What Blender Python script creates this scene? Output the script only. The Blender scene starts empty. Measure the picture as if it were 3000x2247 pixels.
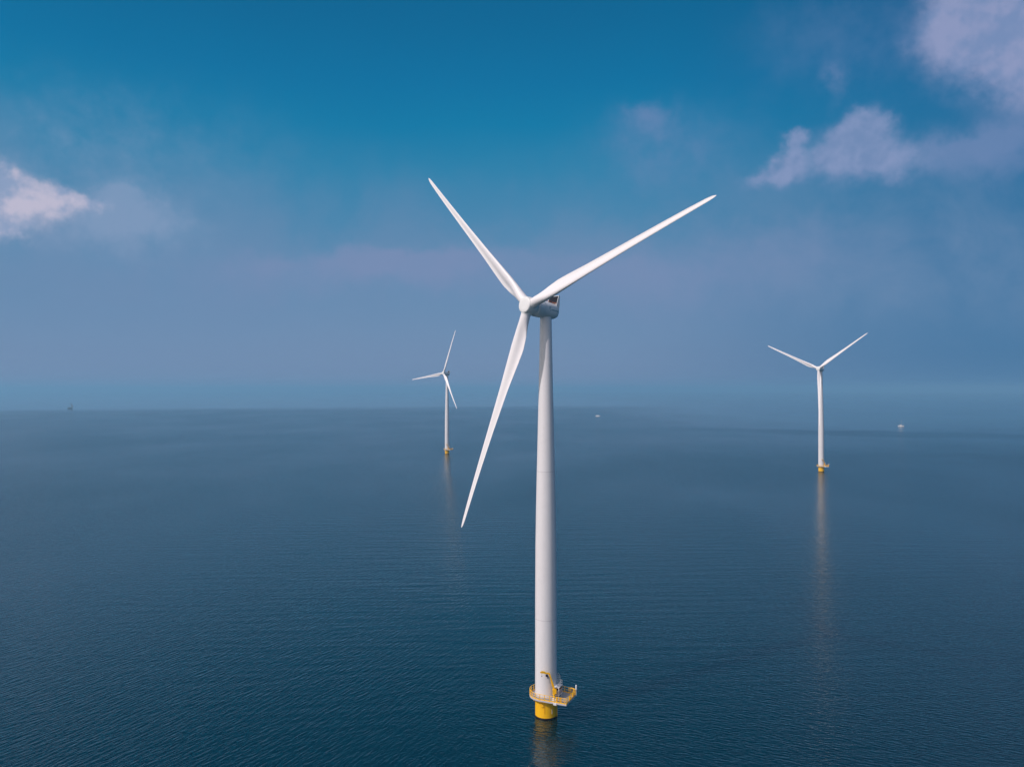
import bpy, math, random
from mathutils import Vector, Matrix

random.seed(7)
R = math.radians
SC = bpy.context.scene
COL = SC.collection

# ------------------------------------------------------------------ camera
F_PX, CX, HOR = 2280.0, 1500.0, 1141.0          # focal length, centre and horizon in the 3000 px wide photograph
CAM_H = 76.5
cam_data = bpy.data.cameras.new("camera")
cam = bpy.data.objects.new("camera", cam_data)
COL.objects.link(cam)
cam_data.sensor_fit = 'HORIZONTAL'
cam_data.sensor_width = 36.0
cam_data.lens = 36.0 * F_PX / 3000.0
cam_data.clip_start = 0.5
cam_data.clip_end = 120000.0
cam.location = (0, 0, CAM_H)
cam.rotation_euler = (R(90) + math.atan((HOR - 1123.5) / F_PX), 0, 0)
SC.camera = cam

# ------------------------------------------------------------------ exposure
SC.view_settings.view_transform = 'Standard'
SC.view_settings.look = 'None'
SC.view_settings.exposure = 0.0
SC.view_settings.gamma = 1.0
SC.cycles.use_denoising = True
SC.cycles.max_bounces = 6
SC.cycles.volume_bounces = 0

# ------------------------------------------------------------------ sun
SUN_LEFT = 56.0      # degrees to the left of straight behind the camera
SUN_EL = 40.0
sun_dir = Vector((-math.sin(R(SUN_LEFT)) * math.cos(R(SUN_EL)), -math.cos(R(SUN_LEFT)) * math.cos(R(SUN_EL)), math.sin(R(SUN_EL))))
sd = bpy.data.lights.new("sun", 'SUN')
sd.energy = 2.65
sd.angle = R(0.5)
sd.color = (1.0, 0.90, 0.89)
sun = bpy.data.objects.new("sun", sd)
COL.objects.link(sun)
sun.rotation_euler = sun_dir.to_track_quat('Z', 'Y').to_euler()
sun.location = (-300, -300, 400)


# ------------------------------------------------------------------ node helpers
class NT:
    """thin wrapper that builds node trees from expressions"""
    def __init__(self, tree):
        self.t = tree

    def node(self, kind, **kw):
        n = self.t.nodes.new(kind)
        for k, v in kw.items():
            setattr(n, k, v)
        return n

    def put(self, sock, v):
        if isinstance(v, bpy.types.NodeSocket):
            self.t.links.new(v, sock)
        else:
            sock.default_value = v

    def m(self, op, a, b=None, c=None, clamp=False):
        n = self.node('ShaderNodeMath', operation=op, use_clamp=clamp)
        self.put(n.inputs[0], a)
        if b is not None:
            self.put(n.inputs[1], b)
        if c is not None:
            self.put(n.inputs[2], c)
        return n.outputs[0]

    def vm(self, op, a, b=None):
        n = self.node('ShaderNodeVectorMath', operation=op)
        self.put(n.inputs[0], a)
        if b is not None:
            if op == 'SCALE':
                self.put(n.inputs['Scale'], b)
            else:
                self.put(n.inputs[1], b)
        return n.outputs['Value'] if op in ('DOT_PRODUCT', 'LENGTH', 'DISTANCE') else n.outputs[0]

    def smooth(self, v, lo, hi, a=0.0, b=1.0):
        n = self.node('ShaderNodeMapRange', interpolation_type='SMOOTHSTEP')
        for s, x in zip(n.inputs[:5], (v, lo, hi, a, b)):
            self.put(s, x)
        return n.outputs[0]

    def lin(self, v, lo, hi, a=0.0, b=1.0):
        n = self.node('ShaderNodeMapRange')
        for s, x in zip(n.inputs[:5], (v, lo, hi, a, b)):
            self.put(s, x)
        return n.outputs[0]

    def noise(self, vec, scale, detail=3.0, rough=0.5, dist=0.0, color=False):
        n = self.node('ShaderNodeTexNoise')
        self.put(n.inputs['Vector'], vec)
        n.inputs['Scale'].default_value = scale
        n.inputs['Detail'].default_value = detail
        n.inputs['Roughness'].default_value = rough
        n.inputs['Distortion'].default_value = dist
        return n.outputs['Color'] if color else n.outputs[0]

    def mix(self, f, a, b, blend='MIX'):
        n = self.node('ShaderNodeMix', data_type='RGBA', blend_type=blend)
        self.put(n.inputs[0], f)
        for s, x in ((n.inputs[6], a), (n.inputs[7], b)):
            self.put(s, x if isinstance(x, bpy.types.NodeSocket) or len(x) == 4 else (*x, 1.0))
        return n.outputs[2]

    def ramp(self, f, stops, interp='LINEAR'):
        n = self.node('ShaderNodeValToRGB')
        cr = n.color_ramp
        cr.interpolation = interp
        while len(cr.elements) > 1:
            cr.elements.remove(cr.elements[-1])
        cr.elements[0].position = stops[0][0]
        cr.elements[0].color = (*stops[0][1], 1)
        for p, c in stops[1:]:
            e = cr.elements.new(p)
            e.color = (*c, 1)
        self.put(n.inputs[0], f)
        return n.outputs[0]

    def sep(self, v):
        n = self.node('ShaderNodeSeparateXYZ')
        self.put(n.inputs[0], v)
        return n.outputs

    def comb(self, x, y, z):
        n = self.node('ShaderNodeCombineXYZ')
        for s, v in zip(n.inputs, (x, y, z)):
            self.put(s, v)
        return n.outputs[0]


def s2l(r, g, b):
    f = lambda c: (c / 255) / 12.92 if c / 255 <= 0.04045 else ((c / 255 + 0.055) / 1.055) ** 2.4
    return (f(r), f(g), f(b))


# ------------------------------------------------------------------ sky
world = bpy.data.worlds.new("World")
SC.world = world
world.use_nodes = True
world.node_tree.nodes.clear()
w = NT(world.node_tree)
w_out = w.node('ShaderNodeOutputWorld')
w_bg = w.node('ShaderNodeBackground')
SKY_STRENGTH = 0.1
w_bg.inputs['Strength'].default_value = SKY_STRENGTH
w.t.links.new(w_bg.outputs[0], w_out.inputs['Surface'])
sky = w.node('ShaderNodeTexSky', sky_type='NISHITA')
sky.sun_disc = False
sky.sun_elevation = R(SUN_EL)
sky.sun_rotation = math.atan2(sun_dir.x, sun_dir.y)
sky.air_density = 1.0
sky.dust_density = 1.5
sky.ozone_density = 2.0

dirv = w.vm('NORMALIZE', w.node('ShaderNodeTexCoord').outputs['Generated'])
dx, dy, dz = w.sep(dirv)
el = w.m('MULTIPLY', w.m('ARCSINE', dz), 180 / math.pi)
az = w.m('MULTIPLY', w.m('ARCTAN2', dx, dy), 180 / math.pi)      # 0 straight out to sea, positive to the right
n_big = w.noise(dirv, 2.6, 4, 0.55)
n_mid = w.noise(dirv, 9.0, 6, 0.6, 0.3)
n_fine = w.noise(dirv, 30.0, 5, 0.6)

# clear air: deep teal overhead to pale lavender haze at the horizon (elevation -10..90 degrees)
el_w = w.m('ADD', el, w.m('MULTIPLY', w.m('SUBTRACT', n_big, 0.5), 3.0))
stops = [(-10, (112, 134, 168)), (0.5, (119, 140, 175)), (4, (111, 141, 177)), (8, (95, 138, 176)), (12, (68, 133, 173)),
         (15.5, (38, 128, 170)), (18.5, (6, 121, 166)), (21.5, (0, 112, 160)), (25, (0, 103, 150)), (29, (0, 94, 140)), (40, (4, 97, 148)), (90, (22, 92, 148))]
grad = w.ramp(w.lin(el_w, -10, 90), [((e + 10) / 100, s2l(*c)) for e, c in stops])
# the side away from the sun is deeper
side = w.smooth(w.m('ADD', az, w.m('MULTIPLY', el, -0.25)), 2, 34, 0.0, 1.0)
grad = w.mix(side, grad, w.mix(1.0, grad, (0.34, 0.66, 0.80), 'MULTIPLY'))
# hazy glow on the sunward half
glow = w.smooth(w.vm('DOT_PRODUCT', dirv, tuple(sun_dir)), 0.25, 0.95)
grad = w.mix(w.m('MULTIPLY', glow, 0.92), grad, (1.22, 1.10, 1.04))


def px_dir(x, y):
    a = math.atan((x - CX) / F_PX)
    return math.degrees(a), math.degrees(math.atan((HOR - y) / F_PX * math.cos(a)))


warp = w.vm('SUBTRACT', w.noise(dirv, 11.0, 3, 0.5, color=True), (0.5, 0.5, 0.5))
wx, wy, wz = w.sep(warp)
warp2 = w.vm('SUBTRACT', w.noise(dirv, 42.0, 4, 0.6, color=True), (0.5, 0.5, 0.5))
vx, vy, vz = w.sep(warp2)
az_c = w.m('ADD', az, w.m('ADD', w.m('MULTIPLY', wx, 2.6), w.m('MULTIPLY', vx, 2.2)))
el_c = w.m('ADD', el, w.m('ADD', w.m('MULTIPLY', wy, 2.0), w.m('MULTIPLY', vy, 1.8)))


def blobs(lst, under=0.6):
    """sum of puffs: crisp on top, fading out below"""
    tot = None
    for (x, y, rx, ry, amp) in lst:
        a0, e0 = px_dir(x, y)
        sa = max(0.4, rx * 0.0251)
        se = max(0.3, ry * 0.0251)
        ux = w.m('DIVIDE', w.m('SUBTRACT', az_c, a0), sa)
        uy = w.m('DIVIDE', w.m('SUBTRACT', el_c, e0), se)
        if under != 1.0:
            uy = w.m('MULTIPLY', uy, w.lin(uy, -0.3, 0.3, under, 1.1))
        q = w.m('MULTIPLY_ADD', ux, ux, w.m('MULTIPLY', uy, uy))
        g = w.m('MULTIPLY', w.m('POWER', 2.718, w.m('MULTIPLY', q, -1.0)), amp)
        tot = g if tot is None else w.m('ADD', tot, g)
    return tot


LEFT_CLOUD = [(-10, 535, 62, 52, 1.1), (30, 570, 40, 40, .6), (105, 572, 52, 32, .85), (165, 578, 42, 30, .8), (60, 610, 70, 40, .5), (285, 606, 40, 16, .7), (225, 595, 50, 24, .6), (0, 662, 55, 20, .85)]
LEFT_WISP = [(345, 570, 42, 26, .6), (400, 572, 50, 44, .42), (455, 625, 60, 40, .3), (300, 622, 60, 20, .4), (200, 640, 220, 45, .5), (450, 660, 120, 50, .4), (470, 400, 420, 160, .30), (150, 420, 260, 180, .25)]
RIGHT_CLOUD = [(2337, 387, 42, 18, .9), (2325, 430, 34, 40, .8), (2307, 485, 60, 34, .85), (2245, 520, 60, 22, .6), (2445, 445, 62, 50, .75), (2500, 405, 60, 50, .75), (2550, 360, 42, 42, .7), (2605, 400, 55, 45, .6),
               (2525, 470, 110, 34, .6), (2655, 470, 90, 32, .55)]
RIGHT_WISP = [(2720, 450, 150, 36, .5), (2850, 420, 130, 50, .6), (2980, 390, 100, 75, .8), (1890, 318, 75, 26, .6), (1900, 380, 170, 90, .35), (2030, 430, 260, 120, .35), (2442, 215, 24, 40, .6),
              (2340, 90, 190, 90, .35), (2960, 250, 60, 60, .35), (2640, 110, 160, 120, .35)]
TOP_CLOUD = [(2770, 50, 70, 60, .6), (2840, 10, 130, 80, .8), (2880, 110, 90, 55, .75), (2960, 80, 110, 70, .9), (3030, 130, 90, 60, .8), (3050, 40, 110, 100, .8)]
BAND = [(1160, 750, 220, 30, .9), (900, 775, 260, 32, .6), (1400, 770, 200, 40, .5), (1850, 800, 360, 60, .55), (2250, 720, 420, 70, .5), (1500, 620, 500, 90, .14),
        (620, 830, 420, 80, .3)]
edge = w.m('MULTIPLY', w.m('SUBTRACT', n_fine, 0.5), 0.5)
edge = w.m('ADD', edge, w.m('MULTIPLY', w.m('SUBTRACT', n_mid, 0.5), 0.4))
# light and shade inside the clouds: noise compared with itself a little towards the sun (left and up)
n_a = w.noise(dirv, 17.0, 3, 0.5)
n_b = w.noise(w.vm('ADD', dirv, (-0.014, -0.006, 0.016)), 17.0, 3, 0.5)
n_c = w.noise(dirv, 48.0, 4, 0.55)
n_d = w.noise(w.vm('ADD', dirv, (-0.005, -0.002, 0.006)), 48.0, 4, 0.55)
relief = w.m('ADD', w.m('SUBTRACT', n_a, n_b), w.m('MULTIPLY', w.m('SUBTRACT', n_c, n_d), 0.55))
relief = w.smooth(w.m('ADD', relief, w.m('MULTIPLY', w.m('SUBTRACT', n_mid, .5), .2)), -0.17, 0.17)


def layer(base, lst, lo, hi, fmax, col, col_dark=None, under=0.6, rag=1.0):
    g = blobs(lst, under)
    d = w.smooth(w.m('ADD', g, w.m('MULTIPLY', w.m('MULTIPLY', edge, rag), w.m('MINIMUM', w.m('MULTIPLY', g, 1.6), 1.0))), lo, hi)
    c = w.mix(relief, col_dark, col) if col_dark else col
    return w.mix(w.m('MULTIPLY', d, fmax), base, c)


veil = w.m('MULTIPLY', w.smooth(el_c, 2, 7), w.smooth(el_c, 19, 9))
veil = w.m('MULTIPLY', veil, w.smooth(w.m('ADD', w.m('MULTIPLY', n_mid, 0.6), w.m('MULTIPLY', n_big, 0.5)), 0.42, 0.68))
skyc = w.mix(w.m('MULTIPLY', veil, 0.6), grad, s2l(108, 138, 175))
skyc = layer(skyc, BAND, -0.1, 1.2, 0.72, s2l(126, 142, 181), under=0.45)
skyc = layer(skyc, LEFT_WISP, 0.0, 1.3, 0.62, s2l(142, 161, 194), rag=2.2)
skyc = layer(skyc, RIGHT_WISP, 0.0, 1.3, 0.68, s2l(116, 138, 182), rag=1.8)
skyc = layer(skyc, TOP_CLOUD, 0.0, 1.35, 0.9, s2l(148, 157, 195), s2l(124, 145, 187))
skyc = layer(skyc, RIGHT_CLOUD, 0.05, 1.2, 0.9, s2l(136, 152, 192), s2l(118, 141, 183))
skyc = layer(skyc, LEFT_CLOUD, 0.05, 1.15, 0.85, s2l(202, 194, 213), s2l(146, 162, 195), rag=1.3)
skyc = w.vm('SCALE', skyc, 1.0 / SKY_STRENGTH)
# a share of the physical sky keeps the light from above natural
skyc = w.mix(0.015, skyc, sky.outputs[0])
w.put(w_bg.inputs['Color'], skyc)


# ------------------------------------------------------------------ materials
def new_mat(name):
    mt = bpy.data.materials.new(name)
    mt.use_nodes = True
    t = NT(mt.node_tree)
    return mt, t, mt.node_tree.nodes['Principled BSDF']


def paint(name, col, rough=0.45, grime=0.08, streak=0.0, metal=0.0, scale=1.0):
    mt, t, b = new_mat(name)
    co = t.node('ShaderNodeTexCoord').outputs['Object']
    x, y, z = t.sep(co)
    n1 = t.noise(co, 0.55 * scale, 5, 0.6)
    n2 = t.noise(t.comb(t.m('MULTIPLY', x, 5.0), t.m('MULTIPLY', y, 5.0), t.m('MULTIPLY', z, 0.35)), 0.5 * scale, 5, 0.65)
    dark = tuple(c * 0.62 for c in col)
    f = t.m('MULTIPLY', t.smooth(n1, 0.45, 0.75), grime)
    if streak:
        f = t.m('ADD', f, t.m('MULTIPLY', t.smooth(n2, 0.5, 0.78), streak))
    t.put(b.inputs['Base Color'], t.mix(f, col, dark))
    t.put(b.inputs['Roughness'], t.lin(n1, 0.3, 0.7, rough - 0.06, rough + 0.08))
    b.inputs['Metallic'].default_value = metal
    return mt


M_WHITE = paint("white_tower_paint", (0.74, 0.72, 0.725), 0.42, 0.10, 0.14)
M_BLADE = paint("white_blade_gelcoat", (0.80, 0.775, 0.78), 0.35, 0.08, 0.0, scale=0.4)
M_NAC = paint("white_nacelle_gelcoat", (0.74, 0.745, 0.735), 0.38, 0.05, 0.05)
M_SEAM = paint("pale_grey_flange_paint", (0.62, 0.60, 0.61), 0.5, 0.1)
M_YEL = paint("traffic_yellow_paint", (0.93, 0.50, 0.003), 0.5, 0.08, 0.16)
M_RAIL = paint("yellow_railing_paint", (0.92, 0.51, 0.02), 0.45, 0.08)
M_GRAT = paint("galvanised_grating", (0.34, 0.33, 0.35), 0.6, 0.25)
M_EDGE = paint("pale_deck_edge_paint", (0.52, 0.49, 0.52), 0.55, 0.2)
M_GALV = paint("galvanised_steel", (0.50, 0.51, 0.53), 0.45, 0.15)
M_CAB = paint("cabinet_grey_paint", (0.42, 0.38, 0.38), 0.5, 0.15, 0.1)
M_CABW = paint("cabinet_white_trim", (0.75, 0.74, 0.75), 0.45, 0.1)
M_DARK = paint("dark_glass_panel", (0.025, 0.022, 0.045), 0.25, 0.1)
M_WEED = paint("wet_dark_growth", (0.022, 0.012, 0.010), 0.35, 0.3)
M_RAD = paint("dark_radiator_fins", (0.03, 0.035, 0.05), 0.5, 0.2)
M_RUST = paint("red_oxide_railing_paint", (0.42, 0.14, 0.07), 0.5, 0.2)
M_LOGO = paint("teal_logo_vinyl", (0.03, 0.20, 0.25), 0.4, 0.05)
M_LAMP = paint("white_lantern_casing", (0.80, 0.80, 0.82), 0.35, 0.05)
M_HULLW = paint("white_boat_gelcoat", (0.86, 0.85, 0.86), 0.3, 0.0)
M_CREAM = paint("cream_cabin_paint", (0.72, 0.64, 0.56), 0.4, 0.1)
M_HULLD = paint("hazed_green_hull_paint", (0.07, 0.11, 0.14), 0.45, 0.1)  # far ship: hull, spar and sail colours lightened, distance haze painted in
M_WOOD = paint("hazed_wood_spar", (0.11, 0.15, 0.18), 0.6, 0.2)
M_SAIL = paint("hazed_canvas", (0.16, 0.20, 0.24), 0.8, 0.2)


# ------------------------------------------------------------------ mesh helpers
class MB:
    def __init__(self):
        self.v, self.f = [], []

    def add(self, verts, faces):
        o = len(self.v)
        self.v += [tuple(p) for p in verts]
        self.f += [tuple(i + o for i in f) for f in faces]

    def box(self, c, s, ax=None):
        ax = ax or (Vector((1, 0, 0)), Vector((0, 1, 0)), Vector((0, 0, 1)))
        c = Vector(c)
        vs = [c + ax[0] * (s[0] / 2 * i) + ax[1] * (s[1] / 2 * j) + ax[2] * (s[2] / 2 * k)
              for k in (-1, 1) for j in (-1, 1) for i in (-1, 1)]
        self.add(vs, [(0, 2, 3, 1), (4, 5, 7, 6), (0, 1, 5, 4), (2, 6, 7, 3), (0, 4, 6, 2), (1, 3, 7, 5)])

    def tube(self, p0, p1, r0, r1=None, n=8, cap=True):
        p0, p1 = Vector(p0), Vector(p1)
        r1 = r0 if r1 is None else r1
        d = (p1 - p0).normalized()
        a = d.orthogonal().normalized()
        b = d.cross(a)
        ring = lambda p, r: [p + (a * math.cos(2 * math.pi * i / n) + b * math.sin(2 * math.pi * i / n)) * r for i in range(n)]
        vs = ring(p0, r0) + ring(p1, r1)
        fs = [(i, (i + 1) % n, n + (i + 1) % n, n + i) for i in range(n)]
        if cap:
            fs += [tuple(range(n))[::-1], tuple(range(n, 2 * n))]
        self.add(vs, fs)

    def path(self, pts, r, n=6):
        for a, b in zip(pts, pts[1:]):
            self.tube(a, b, r, n=n)

    def lathe(self, prof, n=64, axis='Z', cap=True):
        vs = []
        for (r, h) in prof:
            for i in range(n):
                t = 2 * math.pi * i / n
                if axis == 'Z':
                    vs.append((r * math.cos(t), r * math.sin(t), h))
                else:
                    vs.append((h, r * math.cos(t), r * math.sin(t)))
        fs = []
        for k in range(len(prof) - 1):
            for i in range(n):
                j = (i + 1) % n
                fs.append((k * n + i, k * n + j, (k + 1) * n + j, (k + 1) * n + i))
        if cap:
            fs += [tuple(range(n))[::-1], tuple((len(prof) - 1) * n + i for i in range(n))]
        self.add(vs, fs)

    def loft(self, rings, cap=True):
        n = len(rings[0])
        vs = [p for r in rings for p in r]
        fs = []
        for k in range(len(rings) - 1):
            for i in range(n):
                j = (i + 1) % n
                fs.append((k * n + i, k * n + j, (k + 1) * n + j, (k + 1) * n + i))
        if cap:
            fs += [tuple(range(n))[::-1], tuple((len(rings) - 1) * n + i for i in range(n))]
        self.add(vs, fs)

    def prism(self, poly, z0, z1):
        n = len(poly)
        vs = [(x, y, z0) for x, y in poly] + [(x, y, z1) for x, y in poly]
        fs = [tuple(range(n))[::-1], tuple(range(n, 2 * n))] + [(i, (i + 1) % n, n + (i + 1) % n, n + i) for i in range(n)]
        self.add(vs, fs)

    def build(self, name, mat, parent=None, smooth=35, mtx=None):
        import bmesh
        me = bpy.data.meshes.new(name)
        me.from_pydata(self.v, [], self.f)
        bm = bmesh.new()
        bm.from_mesh(me)
        bmesh.ops.recalc_face_normals(bm, faces=bm.faces)
        bm.to_mesh(me)
        bm.free()
        me.materials.append(mat)
        if smooth:
            me.polygons.foreach_set('use_smooth', [True] * len(me.polygons))
            me.set_sharp_from_angle(angle=R(smooth))
        o = bpy.data.objects.new(name, me)
        COL.objects.link(o)
        if parent:
            o.parent = parent
        if mtx is not None:
            o.matrix_basis = mtx
        return o


def thing(name, label, cat, loc, rz=0.0, group=None):
    o = bpy.data.objects.new(name, None)
    COL.objects.link(o)
    o.empty_display_size = 2.0
    o.location = loc
    o.rotation_euler = (0, 0, rz)
    o['label'] = label
    o['category'] = cat
    if group:
        o['group'] = group
    return o


def at(px, py, z=0.0):
    """world point at height z seen at a pixel of the photograph (used to measure positions)"""
    Y = (CAM_H - z) * F_PX / (py - HOR)
    return Vector(((px - CX) / F_PX * Y, Y, z))


# ------------------------------------------------------------------ sea
def make_sea():
    xs = [-60000, -20000, -6000, -2500, -1000, -400, -150, -50, 0, 50, 150, 400, 1000, 2500, 6000, 20000, 60000]
    ys = [-3000, -500, 0, 100, 200, 300, 450, 700, 1000, 1600, 2600, 4500, 9000, 20000, 60000]
    mb = MB()
    n = len(xs)
    mb.add([(x, y, 0) for y in ys for x in xs],
           [(j * n + i, j * n + i + 1, (j + 1) * n + i + 1, (j + 1) * n + i) for j in range(len(ys) - 1) for i in range(n - 1)])
    mt, t, b = new_mat("sea_water")
    co = t.node('ShaderNodeTexCoord').outputs['Object']
    x, y, z = t.sep(co)

    def wave(ang, wl, stretch, detail, rough, seed, dist=0.0):
        """height field whose crests run at `ang` degrees from +X; wl = wavelength in metres"""
        ca, sa = math.cos(R(ang)), math.sin(R(ang))
        u = t.m('ADD', t.m('MULTIPLY', x, ca / (wl * stretch)), t.m('MULTIPLY', y, sa / (wl * stretch)))
        v = t.m('ADD', t.m('MULTIPLY', x, -sa / wl), t.m('MULTIPLY', y, ca / wl))
        return t.noise(t.comb(u, v, seed), 1.0, detail, rough, dist)

    # wind patches (slow variation of ripple strength)
    gust = t.noise(t.comb(t.m('MULTIPLY', x, 0.006), t.m('MULTIPLY', y, 0.003), 3.0), 1.0, 4, 0.55)
    # mirror-calm water: everything past a ragged line, nearer on the right-hand side
    jx = t.m('ADD', x, t.m('MULTIPLY', t.m('SUBTRACT', t.noise(t.comb(t.m('MULTIPLY', x, .004), t.m('MULTIPLY', y, .0016), 7.0), 1.0, 4, .6), 0.5), 330))
    jy = t.m('ADD', y, t.m('MULTIPLY', t.m('SUBTRACT', t.noise(t.comb(t.m('MULTIPLY', x, .0022), t.m('MULTIPLY', y, .0022), 1.0), 1.0, 5, .6), 0.5), 520))
    lim = t.lin(x, -2000, 0, 2500, 3200)
    calm = t.smooth(t.m('SUBTRACT', jy, lim), t.lin(x, 100, 900, -250, -700), t.lin(x, 100, 900, 650, 1000))
    calm = t.m('MULTIPLY', calm, t.lin(x, 0, 900, 1.0, 0.75))
    # on the right the wind drops gradually with distance instead of along a line
    lull = t.m('MULTIPLY', t.smooth(t.m('SUBTRACT', jx, t.m('MULTIPLY', y, 0.10)), -60, 480), t.smooth(jy, 620, 1900))
    calm = t.m('MAXIMUM', calm, t.m('MULTIPLY', lull, 0.75))

    def patch(cx, cy, rx, ry, sl=0.0):
        q = t.m('ADD', t.m('POWER', t.m('DIVIDE', t.m('SUBTRACT', jx, cx), rx), 2.0), t.m('POWER', t.m('DIVIDE', t.m('SUBTRACT', t.m('ADD', jy, t.m('MULTIPLY', t.m('SUBTRACT', x, cx), sl)), cy), ry), 2.0))
        return t.smooth(q, 0.35, 1.45, 1.0, 0.0)

    ruffle = t.m('MAXIMUM', patch(680, 1320, 310, 120, 0.45), t.m('MULTIPLY', patch(560, 870, 150, 36, 0.25), 0.9))
    ruffle = t.m('MAXIMUM', ruffle, t.m('MULTIPLY', patch(420, 1480, 130, 60), 0.7))
    calm = t.m('MULTIPLY', calm, t.m('SUBTRACT', 1.0, t.m('MULTIPLY', ruffle, 0.9)))

    # ripples: crests swing from steep on the left to level on the right
    swing = t.smooth(t.m('ADD', x, t.m('MULTIPLY', t.m('SUBTRACT', gust, .5), 60)), -45, 25)
    ra = t.m('ADD', wave(66, 0.95, 4.5, 2, .5, 1.0, .3), t.m('MULTIPLY', wave(48, 0.7, 4.0, 2, .5, 5.0, .3), 0.5))
    rb = t.m('ADD', wave(-26, 0.75, 3.5, 2, .5, 2.0, .35), t.m('MULTIPLY', wave(8, 0.6, 3.0, 2, .5, 9.0, .3), 0.5))
    rip = t.m('ADD', t.m('MULTIPLY', ra, t.m('SUBTRACT', 1.0, swing)), t.m('MULTIPLY', t.m('MULTIPLY', rb, 0.8), swing))
    band = t.noise(t.comb(t.m('MULTIPLY', x, 0.0045), t.m('MULTIPLY', y, 0.0045), 11.0), 1.0, 3, .5)
    zq = t.m('ADD', t.m('POWER', t.m('DIVIDE', t.m('SUBTRACT', x, 40), 210), 2.0), t.m('POWER', t.m('DIVIDE', t.m('SUBTRACT', y, 380), 210), 2.0))
    zone = t.smooth(zq, 0.15, 1.5, 1.0, 0.22)
    swell = t.m('ADD', wave(2, 4.0, 9.0, 1, .4, 4.0, .2), t.m('MULTIPLY', wave(12, 2.6, 6.0, 1, .4, 6.0, .3), 0.35))
    amp = t.m('MULTIPLY', t.lin(gust, 0.32, 0.68, 0.4, 1.25), t.m('SUBTRACT', 1.0, t.m('MULTIPLY', calm, 0.8)))
    h = t.m('ADD', t.m('MULTIPLY', rip, t.m('MULTIPLY', amp, 0.29)), t.m('MULTIPLY', swell, t.m('MULTIPLY', t.lin(band, 0.36, 0.62, 0.10, 0.27), zone)))
    bump = t.node('ShaderNodeBump')
    bump.inputs['Strength'].default_value = 1.0
    bump.inputs['Distance'].default_value = 1.0
    t.put(bump.inputs['Height'], h)
    t.put(b.inputs['Normal'], bump.outputs[0])
    b.inputs['Base Color'].default_value = (0.0, 0.0195, 0.031, 1)
    b.inputs['IOR'].default_value = 1.42
    b.inputs['Specular Tint'].default_value = (0.55, 0.95, 1.0, 1)
    b.inputs['Subsurface Weight'].default_value = 1.0
    b.inputs['Subsurface Radius'].default_value = (1.0, 1.0, 1.0)
    b.inputs['Subsurface Scale'].default_value = 45.0
    rough = t.m('ADD', t.smooth(y, 120, 750, 0.05, 0.16), t.m('MULTIPLY', t.m('SUBTRACT', gust, 0.5), 0.05))
    rough = t.m('MULTIPLY', rough, t.m('SUBTRACT', 1.0, t.m('MULTIPLY', calm, 0.75)))
    t.put(b.inputs['Roughness'], rough)
    o = mb.build("water", mt, smooth=0)
    o['kind'] = 'structure'
    return o


make_sea()

# ------------------------------------------------------------------ wind turbine
HUB_Z = 95.83
OVER = 5.6            # hub centre ahead of the tower axis, metres
DECK_Z = 4.95
E1 = Vector((0.91, -0.41, 0)).normalized()      # platform: outward along the lay-down area
E2 = Vector((0.41, 0.91, 0)).normalized()
UP = Vector((0, 0, 1))


def interp(tab, x):
    for (a, va), (b, vb) in zip(tab, tab[1:]):
        if x <= b:
            f = (x - a) / (b - a)
            f = max(0.0, f)
            return va + (vb - va) * f
    return tab[-1][1]


def tower_r(z):
    return interp([(4, 2.54), (28, 2.52), (40, 2.46), (48, 2.34), (56, 2.17), (76, 1.70), (93.6, 1.355)], z)


def blade_rings():
    chord = [(0, 2.25), (2.2, 2.25), (4, 2.42), (7, 3.2), (10, 3.55), (13, 3.3), (20, 2.5), (30, 1.85), (40, 1.4), (48, 1.05), (52, 0.80), (53.3, 0.55), (53.9, 0.22), (54.05, 0.06)]
    thick = [(0, 1.0), (2.2, 1.0), (4, .88), (7, .52), (10, .40), (15, .32), (25, .25), (40, .20), (54.05, .17)]
    twist = [(0, 13), (10, 13), (20, 7), (30, 3.6), (42, 1.0), (54.05, -0.5)]
    axisf = [(0, .5), (2.2, .5), (7, .38), (11, .34), (54.05, .36)]
    zs = [1.1, 1.6, 2.2, 2.8, 3.4, 4, 4.8, 5.6, 6.4, 7.2, 8, 9, 10, 11, 12, 13.5, 15, 17, 20, 23, 26, 30, 34, 38, 42, 45, 48, 50, 52, 52.8, 53.3, 53.65, 53.9, 54.05]
    N = 32
    rings = []
    for z in zs:
        c, th, tw, ax = interp(chord, z), interp(thick, z), R(interp(twist, z)), interp(axisf, z)
        air = max(0.0, min(1.0, (z - 2.4) / 6.5))          # 0 circle, 1 aerofoil
        air = air * air * (3 - 2 * air)
        ring = []
        for i in range(N):
            t = 2 * math.pi * i / N
            xc = 0.5 * (1 + math.cos(t))                       # 1 trailing edge .. 0 leading edge
            ycirc = 0.5 * math.sin(t)
            yt = 5 * th * (0.2969 * math.sqrt(max(xc, 0)) - 0.126 * xc - 0.3516 * xc ** 2 + 0.2843 * xc ** 3 - 0.1015 * xc ** 4)
            yt = max(yt, 0.012)
            camb = 0.10 * xc ** 1.6 * (1 - xc) * 2.6
            hol = max(0.0, min(1.0, (xc - 0.35) / 0.5))
            ya = (yt if math.sin(t) >= 0 else -yt * 0.80 * (1 - 0.80 * hol * hol * (3 - 2 * hol))) + camb
            yy = ycirc * th * (1 - air) + ya * air
            px = (ax - xc) * c                                 # +X leading edge
            py = yy * c                                        # +Y suction side, downwind
            X = px * math.cos(tw) + py * math.sin(tw)
            Y = -px * math.sin(tw) + py * math.cos(tw)
            pre = 0.6 * (max(0, z - 4) / 50) ** 4.0           # tip bent downwind by the wind load
            ring.append(Vector((X, Y + pre, z)))
        rings.append(ring)
    return rings


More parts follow.
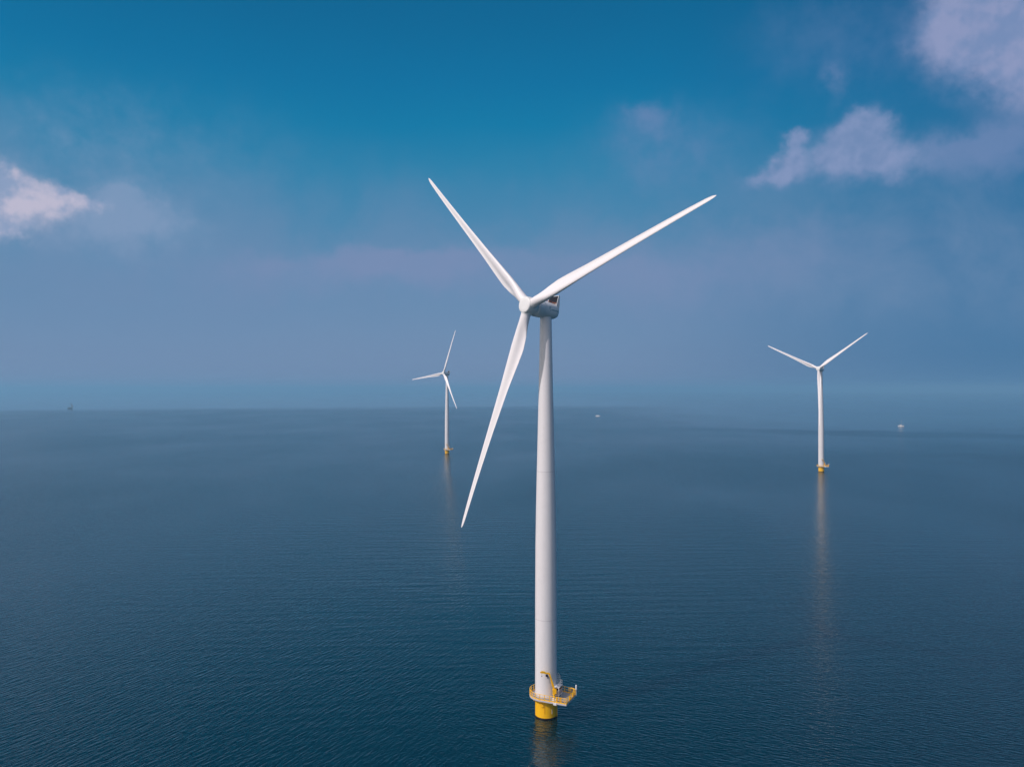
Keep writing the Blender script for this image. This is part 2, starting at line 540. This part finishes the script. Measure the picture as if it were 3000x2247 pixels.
def nac_section(x):
    """half width, top, bottom, exponent of the nacelle cover at x metres from the hub centre (negative = downwind)"""
    tab = [(-8.72, 1.20, 1.25, -0.85, 2.6), (-8.62, 1.45, 1.45, -1.15, 2.7), (-8.35, 1.68, 1.62, -1.55, 2.8), (-7.7, 1.86, 1.75, -1.86, 2.8), (-6.6, 1.94, 1.84, -1.95, 2.7),
           (-5.0, 1.98, 1.92, -1.98, 2.5), (-3.85, 2.0, 1.98, -2.0, 2.2), (-3.7, 2.12, 2.12, -2.12, 2.0), (-1.95, 2.12, 2.12, -2.12, 2.0),
           (-1.75, 1.98, 1.98, -1.98, 2.0), (-1.6, 1.7, 1.7, -1.7, 2.0)]
    for a, b in zip(tab, tab[1:]):
        if x <= b[0]:
            f = max(0, (x - a[0]) / (b[0] - a[0]))
            return tuple(a[i] + (b[i] - a[i]) * f for i in range(1, 5))
    return tab[-1][1:]


def nac_ring(x, n=48):
    wd, zt, zb, e = nac_section(x)
    zc, zh = (zt + zb) / 2, (zt - zb) / 2
    ring = []
    for i in range(n):
        t = 2 * math.pi * i / n
        c, s = math.cos(t), math.sin(t)
        ring.append(Vector((x, wd * math.copysign(abs(c) ** (2 / e), c), zc + zh * math.copysign(abs(s) ** (2 / e), s))))
    return ring


def nac_side(x, z):
    wd, zt, zb, e = nac_section(x)
    zc, zh = (zt + zb) / 2, (zt - zb) / 2
    return wd * (1 - abs((z - zc) / zh) ** e) ** (1 / e)


def frame(yaw, tilt=R(6.2)):
    n = Vector((-math.sin(yaw) * math.cos(tilt), -math.cos(yaw) * math.cos(tilt), math.sin(tilt)))
    r = n.cross(UP).normalized()
    return n, r, r.cross(n)


def mat_from(ax, ay, az_, loc):
    m = Matrix((ax, ay, az_)).transposed().to_4x4()
    m.translation = loc
    return m


def head_matrices(yaw, rot, cone=R(4.95)):
    n, r, u = frame(yaw)
    nh = Vector((n.x, n.y, 0)).normalized()
    hub = nh * OVER + Vector((0, 0, HUB_Z))
    nac = mat_from(n, -r, u, hub)
    bl = []
    for k in range(3):
        a = rot + k * 2 * math.pi / 3
        d = math.cos(a) * u + math.sin(a) * r
        le = math.sin(a) * u - math.cos(a) * r
        d2 = (d * math.cos(cone) + n * math.sin(cone)).normalized()
        y2 = d2.cross(le).normalized()
        bl.append(mat_from(le, y2, d2, hub))
    return nac, bl


def platform_poly(grow=0.0):
    pts = []
    rr = 3.85 + grow
    for i in range(29):
        t = R(245.5 - (245.5 - 50) * i / 28)
        pts.append((rr * math.cos(t), rr * math.sin(t)))
    pts += [(6.95 + grow, -0.45 + grow * .3), (4.36 + grow * .3, -6.1 - grow)]
    return pts


def make_turbine(label, group):
    t = thing("wind_turbine", label, "wind turbine", (0, 0, 0), 0, group)
    # ---- foundation
    mb = MB()
    mb.lathe([(2.53, -6), (2.53, 4.3), (2.62, 4.35), (2.62, 4.6)], 72)
    fo = mb.build("foundation", M_YEL, t)
    mb = MB()
    mb.lathe([(2.545, -1.0), (2.56, -0.2), (2.56, 0.22), (2.545, 0.30)], 72, cap=False)
    mb.build("waterline_growth", M_WEED, fo)
    # round hatch on the camera-side wall with a fin beside it
    a = R(247)
    nrm = Vector((math.cos(a), math.sin(a), 0))
    tan = Vector((-nrm.y, nrm.x, 0))
    c = nrm * 2.5 + UP * 3.25
    mb = MB()
    mb.tube(c, c + nrm * 0.17, 0.50, n=28)
    mb.tube(c + nrm * 0.17, c + nrm * 0.24, 0.42, 0.40, n=28)
    for k in range(20):
        p = 2 * math.pi * k / 20
        q = c + nrm * 0.24 + (tan * math.cos(p) + UP * math.sin(p)) * 0.20
        p2 = 2 * math.pi * (k + 1) / 20
        q2 = c + nrm * 0.24 + (tan * math.cos(p2) + UP * math.sin(p2)) * 0.20
        mb.tube(q, q2, 0.05, n=6)
    mb.build("hatch", M_YEL, fo)
    mb = MB()
    a2 = R(260)
    n2 = Vector((math.cos(a2), math.sin(a2), 0))
    mb.box(n2 * 2.58 + UP * 2.4, (0.16, 0.05, 1.9), (n2, Vector((-n2.y, n2.x, 0)), UP))
    mb.build("guide_fin", M_YEL, fo)
    a3 = R(301)
    n3 = Vector((math.cos(a3), math.sin(a3), 0))
    mb = MB()
    mb.box(n3 * 2.55 + UP * 1.75, (0.05, 0.10, 1.15), (n3, Vector((-n3.y, n3.x, 0)), UP))
    mb.build("draught_mark", M_CABW, fo)
    a4 = R(190)
    n4 = Vector((math.cos(a4), math.sin(a4), 0))
    mb = MB()
    mb.box(n4 * 2.72 + UP * 4.05, (0.42, 0.40, 0.75), (n4, Vector((-n4.y, n4.x, 0)), UP))
    mb.tube(n4 * 2.70 + UP * 3.78 - Vector((-n4.y, n4.x, 0)) * .26, n4 * 2.70 + UP * 3.78 + Vector((-n4.y, n4.x, 0)) * .26, .12, n=12)
    mb.build("lifting_lug", M_YEL, fo)
    a5 = R(348)
    n5 = Vector((math.cos(a5), math.sin(a5), 0))
    mb = MB()
    mb.tube(n5 * 2.62 + UP * -3, n5 * 2.62 + UP * 4.3, 0.09, n=10)
    mb.build("cable_pipe", M_YEL, fo)

    # ---- platform
    poly = platform_poly()
    mb = MB()
    mb.prism(poly, DECK_Z - 0.06, DECK_Z)
    pl = mb.build("platform", M_GRAT, t, smooth=0)
    mb = MB()
    inner = platform_poly(-0.12)
    outer = platform_poly(0.012)
    n = len(poly)
    zt, zb = DECK_Z + 0.004, DECK_Z - 0.34
    vs = [(x, y, zt) for x, y in outer] + [(x, y, zb) for x, y in outer] + [(x, y, zb) for x, y in inner] + [(x, y, zt) for x, y in inner]
    fs = []
    for i in range(n):
        j = (i + 1) % n
        fs += [(i, j, n + j, n + i), (n + i, n + j, 2 * n + j, 2 * n + i), (2 * n + i, 2 * n + j, 3 * n + j, 3 * n + i), (3 * n + i, 3 * n + j, j, i)]
    mb.add(vs, fs)
    for k in range(-2, 3):        # beams under the lay-down area
        o = E2 * (k * 1.25)
        mb.box(E1 * 3.6 + o + UP * (DECK_Z - 0.2), (4.6, 0.14, 0.24), (E1, E2, UP))
    mb.build("edge_beam", M_EDGE, pl)
    mb = MB()
    near = Vector((poly[0][0], poly[0][1], 0))
    corner = Vector((poly[-1][0], poly[-1][1], 0))
    ndir = (corner - near).normalized()
    nout = Vector((ndir.y, -ndir.x, 0))
    mb.box(near + ndir * 3.75 + nout * 0.06 + UP * (DECK_Z - 0.30), (0.75, 0.16, 0.52), (ndir, nout, UP))
    mb.build("support_bracket", M_CABW, pl)

    # railing along the whole outline
    rp = platform_poly(-0.06)
    rp3 = [Vector((x, y, 0)) for x, y in rp]
    loop = rp3 + [rp3[0]]
    mb = MB()
    seglen = [(b - a_).length for a_, b in zip(loop, loop[1:])]
    total = sum(seglen)

    def along(s):
        for a_, b, l in zip(loop, loop[1:], seglen):
            if s <= l:
                return a_ + (b - a_) * (s / l)
            s -= l
        return loop[0]
    for hgt, rad in ((1.28, 0.06), (0.70, 0.04)):
        mb.path([p + UP * (DECK_Z + hgt) for p in loop], rad, 6)
    for a_, b in zip(loop, loop[1:]):
        d = (b - a_)
        l = d.length
        d.normalize()
        mb.box((a_ + b) / 2 + UP * (DECK_Z + 0.125), (l, 0.03, 0.24), (d, Vector((-d.y, d.x, 0)), UP))
    npost = 26
    sp = [total * k / npost for k in range(npost)]
    acc = 0
    for l in seglen:
        acc += l
        if l > 2:
            sp.append(acc)
    for s in sp:
        p = along(min(s, total - 1e-4))
        mb.box(p + UP * (DECK_Z + 0.64), (0.15, 0.15, 1.32))
    mb.build("railing", M_RAIL, pl)
    # yellow gate frame on the outer side
    oc0, oc1 = Vector((6.95, -0.45, 0)), Vector((4.36, -6.1, 0))
    fdir = (Vector((poly[28][0], poly[28][1], 0)) - oc0).normalized()
    mb = MB()
    g0, g1 = oc0 + fdir * 0.35, oc0 + fdir * 1.35
    for g in (g0, g1):
        mb.box(g + UP * (DECK_Z + 0.68), (0.15, 0.15, 1.5))
    for hz in (1.4, 0.15):
        mb.tube(g0 + UP * (DECK_Z + hz), g1 + UP * (DECK_Z + hz), 0.06)
    mb.build("gate_frame", M_RAIL, pl)
    mb = MB()
    pdir = ndir
    mb.box(near + ndir * 3.45 - nout * 0.15 + UP * (DECK_Z + 0.62), (0.95, 0.03, 0.62), (pdir, nout, UP))
    mb.build("sign_board", M_CABW, pl)
    mb = MB()
    mb.tube(oc0 + Vector((.12, 0, DECK_Z - .2)), oc0 + Vector((.12, 0, DECK_Z + 1.25)), 0.07)
    mb.tube(oc0 + Vector((.12, 0, DECK_Z + 1.25)), oc0 + Vector((.12, 0, DECK_Z + 2.2)), 0.19, 0.18, n=16)
    mb.tube(oc0 + Vector((.12, 0, DECK_Z + 2.2)), oc0 + Vector((.12, 0, DECK_Z + 2.36)), 0.18, 0.06, n=16)
    mb.build("lantern", M_LAMP, pl)
    for q, hh in ((1.0, .8), (3.1, .75)):
        mb = MB()
        mb.box(oc0 + (oc1 - oc0) * (q / 6.2) + E1 * -0.35 + UP * (DECK_Z + hh / 2), (0.35, 0.3, hh), (E1, E2, UP))
        mb.build("junction_box", M_YEL, pl, smooth=0)
    for q in (4.1, 5.05):
        mb = MB()
        mb.box(near + ndir * q - nout * 0.35 + UP * (DECK_Z + 0.6), (0.3, 0.28, 1.2), (ndir, nout, UP))
        mb.build("bollard", M_YEL, pl, smooth=0)

    # ---- crane
    base = Vector((1.75, -3.25, DECK_Z))
    mb = MB()
    mb.tube(base, base + UP * 1.25, 0.24, n=16)
    mb.tube(base + UP * 0.0, base + UP * 0.10, 0.42, n=16)
    mb.tube(base + UP * 1.25, base + UP * 1.45, 0.40, n=16)
    mb.box(base + Vector((0.08, 0.0, 1.95)), (0.85, 0.7, 0.95))
    mb.tube(base + Vector((-0.3, -0.1, 2.2)), base + Vector((-.05, -0.1, 3.0)), 0.16)
    cr = mb.build("crane", M_YEL, t)
    p0, p1, p2 = base + Vector((0.05, -.05, 2.5)), base + Vector((-1.15, -0.25, 6.1)), base + Vector((-3.05, -0.45, 6.45))
    mb = MB()
    d = (p1 - p0).normalized()
    sx = Vector((0, 1, 0))
    mb.box((p0 + p1) / 2, ((p1 - p0).length + .1, 0.28, 0.34), (d, sx, d.cross(sx)))
    d = (p2 - p1).normalized()
    mb.box((p1 + p2) / 2 + d * .08, ((p2 - p1).length + .2, 0.26, 0.30), (d, sx, d.cross(sx)))
    mb.box(p1 + (p2 - p1) * 0.72 + UP * 0.2, (0.9, 0.30, 0.22), (d, sx, d.cross(sx)))
    q0, q1 = p0 + (p1 - p0) * 0.12 + Vector((-.3, 0, 0)), p0 + (p1 - p0) * 0.62 + Vector((-.12, 0, 0))
    mb.tube(q0, q1, 0.07)
    mb.build("boom", M_YEL, cr)
    mb = MB()
    mb.box(p1 + Vector((-0.55, 0, -0.45)), (0.55, 0.3, 0.5))
    mb.box(p1 + Vector((-0.28, -0.02, -0.78)), (0.24, 0.3, 0.5))
    mb.build("winch", M_DARK, cr)
    mb = MB()
    mb.tube(p2 + Vector((0.2, 0, -.05)), p2 + Vector((0.2, 0, -0.8)), 0.025)
    mb.tube(p2 + Vector((0.2, 0, -0.8)), p2 + Vector((0.2, 0, -1.05)), 0.09, 0.05)
    mb.build("hook", M_DARK, cr)

    # ---- equipment cabinet on legs
    cc = Vector((2.85, -3.0, 0))                       # near right corner
    ax = (E1, E2, UP)
    ctr = cc - E1 * 0.65 + E2 * 1.15
    cz0, cz1 = 5.85, 7.5
    mb = MB()
    mb.box(ctr + UP * ((cz0 + cz1) / 2), (1.3, 2.3, cz1 - cz0), ax)
    cab = mb.build("equipment_cabinet", M_CAB, t, smooth=0)
    mb = MB()
    mb.box(ctr + UP * (cz1 + 0.05), (1.44, 2.44, 0.10), ax)
    mb.box(ctr + UP * (cz0 - 0.07), (1.40, 2.40, 0.14), ax)
    mb.box(cc + UP * ((cz0 + cz1) / 2) + E1 * 0.01 - E2 * 0.01, (0.10, 0.10, cz1 - cz0), ax)
    for i in (-.55, .55):
        for j in (-1.05, 1.05):
            mb.box(ctr + E1 * i + E2 * j + UP * ((DECK_Z + cz0 - .14) / 2), (0.12, 0.12, cz0 - .14 - DECK_Z), ax)
    mb.build("frame", M_CABW, cab)
    mb = MB()
    mb.box(ctr - E2 * 1.15 + UP * (cz1 - 0.33), (1.08, 0.03, 0.42), ax)
    mb.box(ctr + E1 * 0.65 + UP * (cz1 - 0.33), (0.03, 2.08, 0.42), ax)
    mb.build("window", M_DARK, cab)
    mb = MB()
    rz0 = cz1 + 0.10
    pr = [ctr + E1 * .62 - E2 * 1.1, ctr + E1 * .62 + E2 * 1.1, ctr - E1 * .6 + E2 * 1.1]
    for hz in (0.5, 1.05):
        mb.path([p + UP * (rz0 + hz) for p in pr], 0.035)
    for a_, b in zip(pr, pr[1:]):
        for q in (0, .33, .66, 1):
            p = a_ + (b - a_) * q
            mb.tube(p + UP * rz0, p + UP * (rz0 + 1.07), 0.035)
    mb.build("roof_railing", M_GALV, cab)
    mb = MB()
    lc = ctr - E1 * .25 + E2 * .95
    for i in (-.24, .24):
        mb.tube(lc + E1 * i + UP * rz0, lc + E1 * i + UP * (rz0 + 2.3), 0.035)
        mb.tube(lc + E1 * i + E2 * .55 + UP * rz0, lc + E1 * i + E2 * .55 + UP * (rz0 + 1.9), 0.03)
    for k in range(8):
        z = rz0 + 0.25 + k * .27
        mb.tube(lc - E1 * .24 + UP * z, lc + E1 * .24 + UP * z, 0.022)
    for z in (.9, 1.5, 1.9):
        mb.path([lc - E1 * .24 + UP * (rz0 + z), lc - E1 * .24 + E2 * .55 + UP * (rz0 + z), lc + E1 * .24 + E2 * .55 + UP * (rz0 + z), lc + E1 * .24 + UP * (rz0 + z)], 0.025)
    mb.path([lc - E1 * .24 + UP * (rz0 + 2.3), lc + UP * (rz0 + 2.6), lc + E1 * .24 + UP * (rz0 + 2.3)], 0.035)
    mb.build("ladder", M_GALV, cab)

    # ---- tower
    mb = MB()
    mb.lathe([(tower_r(z), z) for z in [4.6] + [6 + 2.0 * k for k in range(44)] + [93.7]], 96)
    tw = mb.build("tower", M_WHITE, t)
    for z in (22.8, 57.3):
        mb = MB()
        r0 = tower_r(z)
        mb.lathe([(r0 - .01, z - .10), (r0 + .014, z - .09), (r0 + .014, z + .09), (r0 - .01, z + .10)], 96, cap=False)
        mb.build("flange", M_SEAM, tw)
    mb = MB()
    mb.lathe([(2.60, 4.6), (2.66, 4.62), (2.66, 5.15), (2.58, 5.17)], 72, cap=False)
    mb.build("base_flange", M_SEAM, tw)

    # ---- nacelle, hub, blades (their own frame, posed below)
    xs = [-8.72, -8.68, -8.62, -8.5, -8.35, -8.0, -7.7, -7.2, -6.6, -5.8, -5.0, -4.4, -3.9, -3.85, -3.7, -3.2, -2.6, -1.95, -1.85, -1.75, -1.6]
    mb = MB()
    mb.loft([nac_ring(x) for x in xs])
    na = mb.build("nacelle", M_NAC, t, smooth=28)
    mb = MB()
    for s in (-1, 1):          # tapering side plates of the cooler
        y = s * 1.60
        prof = [(-7.35, 1.0), (-8.45, 1.0), (-8.35, 3.75), (-7.95, 3.75)]
        vs = [(px, y - .05, pz) for px, pz in prof] + [(px, y + .05, pz) for px, pz in prof]
        mb.add(vs, [(0, 1, 2, 3), (7, 6, 5, 4), (0, 4, 5, 1), (1, 5, 6, 2), (2, 6, 7, 3), (3, 7, 4, 0)])
    mb.box((-8.15, 0, 3.72), (0.42, 3.1, 0.10))
    mb.box((-8.15, 0, 1.75), (0.42, 3.1, 0.10))
    co = mb.build("cooler_frame", M_NAC, na, smooth=0)
    mb = MB()
    mb.box((-8.12, 0, 2.73), (0.16, 3.08, 1.86))
    for k in range(16):
        mb.box((-8.0, -1.4 + k * 0.187, 2.73), (0.10, 0.03, 1.8))
    mb.build("radiator", M_RAD, na, smooth=0)
    mb = MB()
    for yy in (-1.3, 1.3):
        mb.path([(-5.0, yy, 2.02), (-7.75, yy, 2.02)], 0.05)
        for k in range(5):
            x = -5.0 - k * .66
            mb.tube((x, yy, 1.3), (x, yy, 2.03), 0.04)
    mb.path([(-5.0, -1.3, 2.02), (-5.0, 1.3, 2.02)], 0.05)
    mb.path([(-7.75, -1.3, 2.02), (-7.75, 1.3, 2.02)], 0.05)
    mb.build("roof_railing", M_RUST, na)
    # emblem and a lettered strip on each side, too small to read
    def stroke(mb, sgn, x0, z0, x1, z1, wd):
        a_, b = Vector((x0, sgn * nac_side(x0, z0), z0)), Vector((x1, sgn * nac_side(x1, z1), z1))
        d = (b - a_)
        l = d.length
        d.normalize()
        nn = Vector((0, sgn, 0.0))
        nn = (nn - d * nn.dot(d)).normalized()
        mb.box((a_ + b) / 2 + nn * 0.004, (l, wd, 0.02), (d, nn.cross(d), nn))
    for sgn in (1, -1):
        mb = MB()
        for (x0, z0, x1, z1) in ((-4.85, .50, -5.0, .12), (-5.2, .55, -5.0, .12), (-5.0, .12, -5.0, -.15), (-5.25, .36, -5.45, .55), (-5.2, .02, -5.4, -.16), (-5.15, -.4, -5.4, -.4)):
            stroke(mb, sgn, x0, z0, x1, z1, .10)
        mb.build("emblem", M_LOGO, na, smooth=0)
        mb = MB()
        for k in range(12):
            x = -5.65 - k * .215
            stroke(mb, sgn, x, .02, x, -.24, .06)
            stroke(mb, sgn, x, .02 if k % 2 else -.24, x - .14, .02 if k % 3 else -.24, .06)
            stroke(mb, sgn, x - .02, -.11, x - .14, -.11, .05)
        mb.build("lettering", M_LOGO, na, smooth=0)

    mb = MB()
    mb.lathe([(1.70, -1.62), (1.96, -1.45), (2.06, -0.9), (2.05, -0.1), (2.02, 0.6), (1.95, 1.1), (1.88, 1.30), (1.78, 1.42), (1.66, 1.47), (1.0, 1.49), (0.35, 1.50)], 72, axis='X')
    hb = mb.build("hub", M_NAC, t, smooth=40)
    collars = []
    rings = blade_rings()
    blades = []
    for k in range(3):
        mb = MB()
        mb.loft(rings)
        blades.append(mb.build("blade", M_BLADE, t, smooth=50))
        mb = MB()
        mb.tube((0, 0, 1.0), (0, 0, 2.14), 1.30, 1.20, n=40)
        mb.build("root_collar", M_NAC, blades[-1])
    t['_'] = 0
    del t['_']
    return t


def pose(t, yaw, rot):
    nac, bl = head_matrices(yaw, rot)
    k = 0
    for ch in t.children:
        nm = ch.name.split('.')[0]
        if nm in ('nacelle', 'hub'):
            ch.matrix_basis = nac
        elif nm == 'blade':
            ch.matrix_basis = bl[k]
            k += 1


def dup(src, loc, label):
    r = src.copy()
    COL.objects.link(r)
    r.location = loc
    r['label'] = label
    for ch in list(src.children):
        c = ch.copy()
        COL.objects.link(c)
        c.parent = r
        for g in ch.children:
            d = g.copy()
            COL.objects.link(d)
            d.parent = c
    return r


GROUP = "white wind turbines on yellow bases in the sea"
turb = make_turbine("nearest and by far the tallest white wind turbine, on a yellow base in dark water", GROUP)
SPOTS = [  # hub centre (x, y), yaw, rotor position, label
    ((3.83, 179.74), 47.8, 46.4, None),
    ((-81.4, 925.0), 44.0, 98.2, "small distant white wind turbine with one blade pointing left, beside the tall one's lowest blade"),
    ((285.3, 724.2), 43.0, 64.8, "distant white wind turbine with two raised blades in a V, alone at right"),
]
for i, ((hx, hy), yaw, rot, lab) in enumerate(SPOTS):
    n, r, u = frame(R(yaw))
    nh = Vector((n.x, n.y, 0)).normalized()
    loc = Vector((hx, hy, 0)) - nh * OVER
    o = turb if i == 0 else dup(turb, loc, lab)
    o.location = loc
    pose(o, R(yaw), R(rot))


# ------------------------------------------------------------------ boats
def hull_rings(L, B, D, fb, n=14, sheer=0.25):
    rings = []
    for i in range(n + 1):
        s = i / n
        x = -L / 2 + L * s
        wd = B / 2 * (min(1.0, (0.72 + 0.9 * s)) if s < .35 else (1 - max(0, (s - .45) / .55) ** 2.0))
        wd = max(wd, 0.03)
        top = fb * (1 + sheer * (2 * s - 0.7) ** 2)
        bot = -D * (1 - 0.75 * max(0, s - .6) / .4)
        ring = []
        for t in (0, .25, .5, .75, 1.0):
            a = t * math.pi / 2
            ring.append(Vector((x, -wd * math.cos(a) ** .6 if t < 1 else 0, top + (bot - top) * math.sin(a) if t else top)))
        for t in (.75, .5, .25, 0):
            a = t * math.pi / 2
            ring.append(Vector((x, wd * math.cos(a) ** .6, top + (bot - top) * math.sin(a) if t else top)))
        rings.append(ring)
    return rings


def make_sailboat():
    p = at(2639, 1248.5)
    t = thing("sailing_yacht", "white sailing yacht with a bare mast, out beyond the right-hand turbine", "sailing boat", p, R(-24))
    mb = MB()
    mb.loft(hull_rings(11.6, 3.4, 0.6, 1.2))
    mb.build("hull", M_HULLW, t)
    mb = MB()
    mb.loft([[Vector((x, -w_, 1.2)), Vector((x, -w_ * .8, h)), Vector((x, w_ * .8, h)), Vector((x, w_, 1.2))] for x, w_, h in ((-2.2, 1.2, 2.1), (-1, 1.25, 2.25), (1.2, 1.15, 2.1), (3.0, .7, 1.5))])
    mb.build("cabin", M_CREAM, t)
    mb = MB()
    mb.tube((1.0, 0, 1.2), (1.0, 0, 14.2), 0.17, 0.12)
    mb.tube((1.0, -1.3, 7.6), (1.0, 1.3, 7.6), 0.05)
    mb.tube((6.1, 0, 1.5), (1.0, 0, 13.6), 0.03)
    mb.tube((-6.1, 0, 1.5), (1.0, 0, 14.1), 0.03)
    mb.build("mast", M_GALV, t)
    mb = MB()
    mb.tube((0.95, 0, 2.7), (-3.9, 0, 2.6), 0.22, 0.16)
    mb.build("boom", M_CREAM, t)


def make_motorboat():
    p = at(1751.5, 1219.5)
    t = thing("motor_boat", "small white motor boat on the hazy water right of the tall turbine's tower", "motor boat", p, R(-24))
    mb = MB()
    mb.loft(hull_rings(13.0, 4.1, 0.5, 1.6, sheer=.35))
    mb.build("hull", M_HULLW, t)
    mb = MB()
    mb.loft([[Vector((x, -w_, 1.4)), Vector((x, -w_ * .82, h)), Vector((x, w_ * .82, h)), Vector((x, w_, 1.4))] for x, w_, h in ((-4.2, 1.5, 2.9), (-3.8, 1.55, 3.2), (0.2, 1.5, 3.3), (2.2, 1.2, 2.2), (4.0, .7, 1.75))])
    mb.build("cabin", M_HULLW, t)
    mb = MB()
    mb.box((-1.7, 0, 2.62), (3.6, 2.86, 0.5))
    mb.build("window", M_DARK, t, smooth=0)


def make_tallship():
    p = at(206, 1197)
    t = thing("two_masted_ship", "dark two-masted sailing ship, faint in the haze at far left", "sailing ship", p, R(-12))
    mb = MB()
    mb.loft(hull_rings(22, 5.6, 1.0, 2.2, sheer=.55))
    mb.tube((10.5, 0, 3.2), (15.5, 0, 4.8), 0.22, 0.10)
    mb.build("hull", M_HULLD, t)
    mb = MB()
    mb.box((-3.5, 0, 2.9), (5.0, 3.0, 1.3))
    mb.box((3.2, 0, 2.6), (3.0, 2.4, 0.8))
    mb.build("deckhouse", M_WOOD, t, smooth=0)
    for x, h in ((3.4, 27.0), (-5.2, 22.5)):
        mb = MB()
        mb.tube((x, 0, 1.8), (x, 0, h), 0.34, 0.16)
        mb.tube((x, -2.6, 2.2), (x, 0, h * .82), 0.06)
        mb.tube((x, 2.6, 2.2), (x, 0, h * .82), 0.06)
        mb.tube((x - .2, 0, 4.2), (x - 7.2, 0, 4.6), 0.24, 0.16)
        mb.tube((x - .2, 0, h * .62), (x - 5.0, 0, h * .76), 0.18, 0.12)
        ms = mb.build("mast", M_WOOD, t)
        mb = MB()
        mb.tube((x - .3, 0, 4.7), (x - 7.0, 0, 5.0), 0.55, 0.34, n=10)
        mb.build("furled_sail", M_SAIL, ms)
    mb = MB()
    mb.add([(14.8, -.05, 5.0), (4.0, -.05, 22.5), (5.6, -.05, 5.6), (14.8, .05, 5.0), (4.0, .05, 22.5), (5.6, .05, 5.6)],
           [(0, 1, 2), (5, 4, 3), (0, 3, 4, 1), (1, 4, 5, 2), (2, 5, 3, 0)])
    mb.build("jib_sail", M_SAIL, t, smooth=0)


make_sailboat()
make_motorboat()
make_tallship()

# ------------------------------------------------------------------ haze
mb = MB()
mb.box((0, 28400, 77.0), (122000, 63000, 160.0))
hm = bpy.data.materials.new("sea_haze")
hm.use_nodes = True
hm.node_tree.nodes.clear()
h = NT(hm.node_tree)
ho = h.node('ShaderNodeOutputMaterial')
pv = h.node('ShaderNodeVolumePrincipled')
pv.inputs['Color'].default_value = (0.34, 0.70, 1.0, 1)
pv.inputs['Density'].default_value = 0.00013
pv.inputs['Anisotropy'].default_value = 0.1
h.t.links.new(pv.outputs[0], ho.inputs['Volume'])
hz = mb.build("haze", hm, smooth=0)
hz['kind'] = 'stuff'
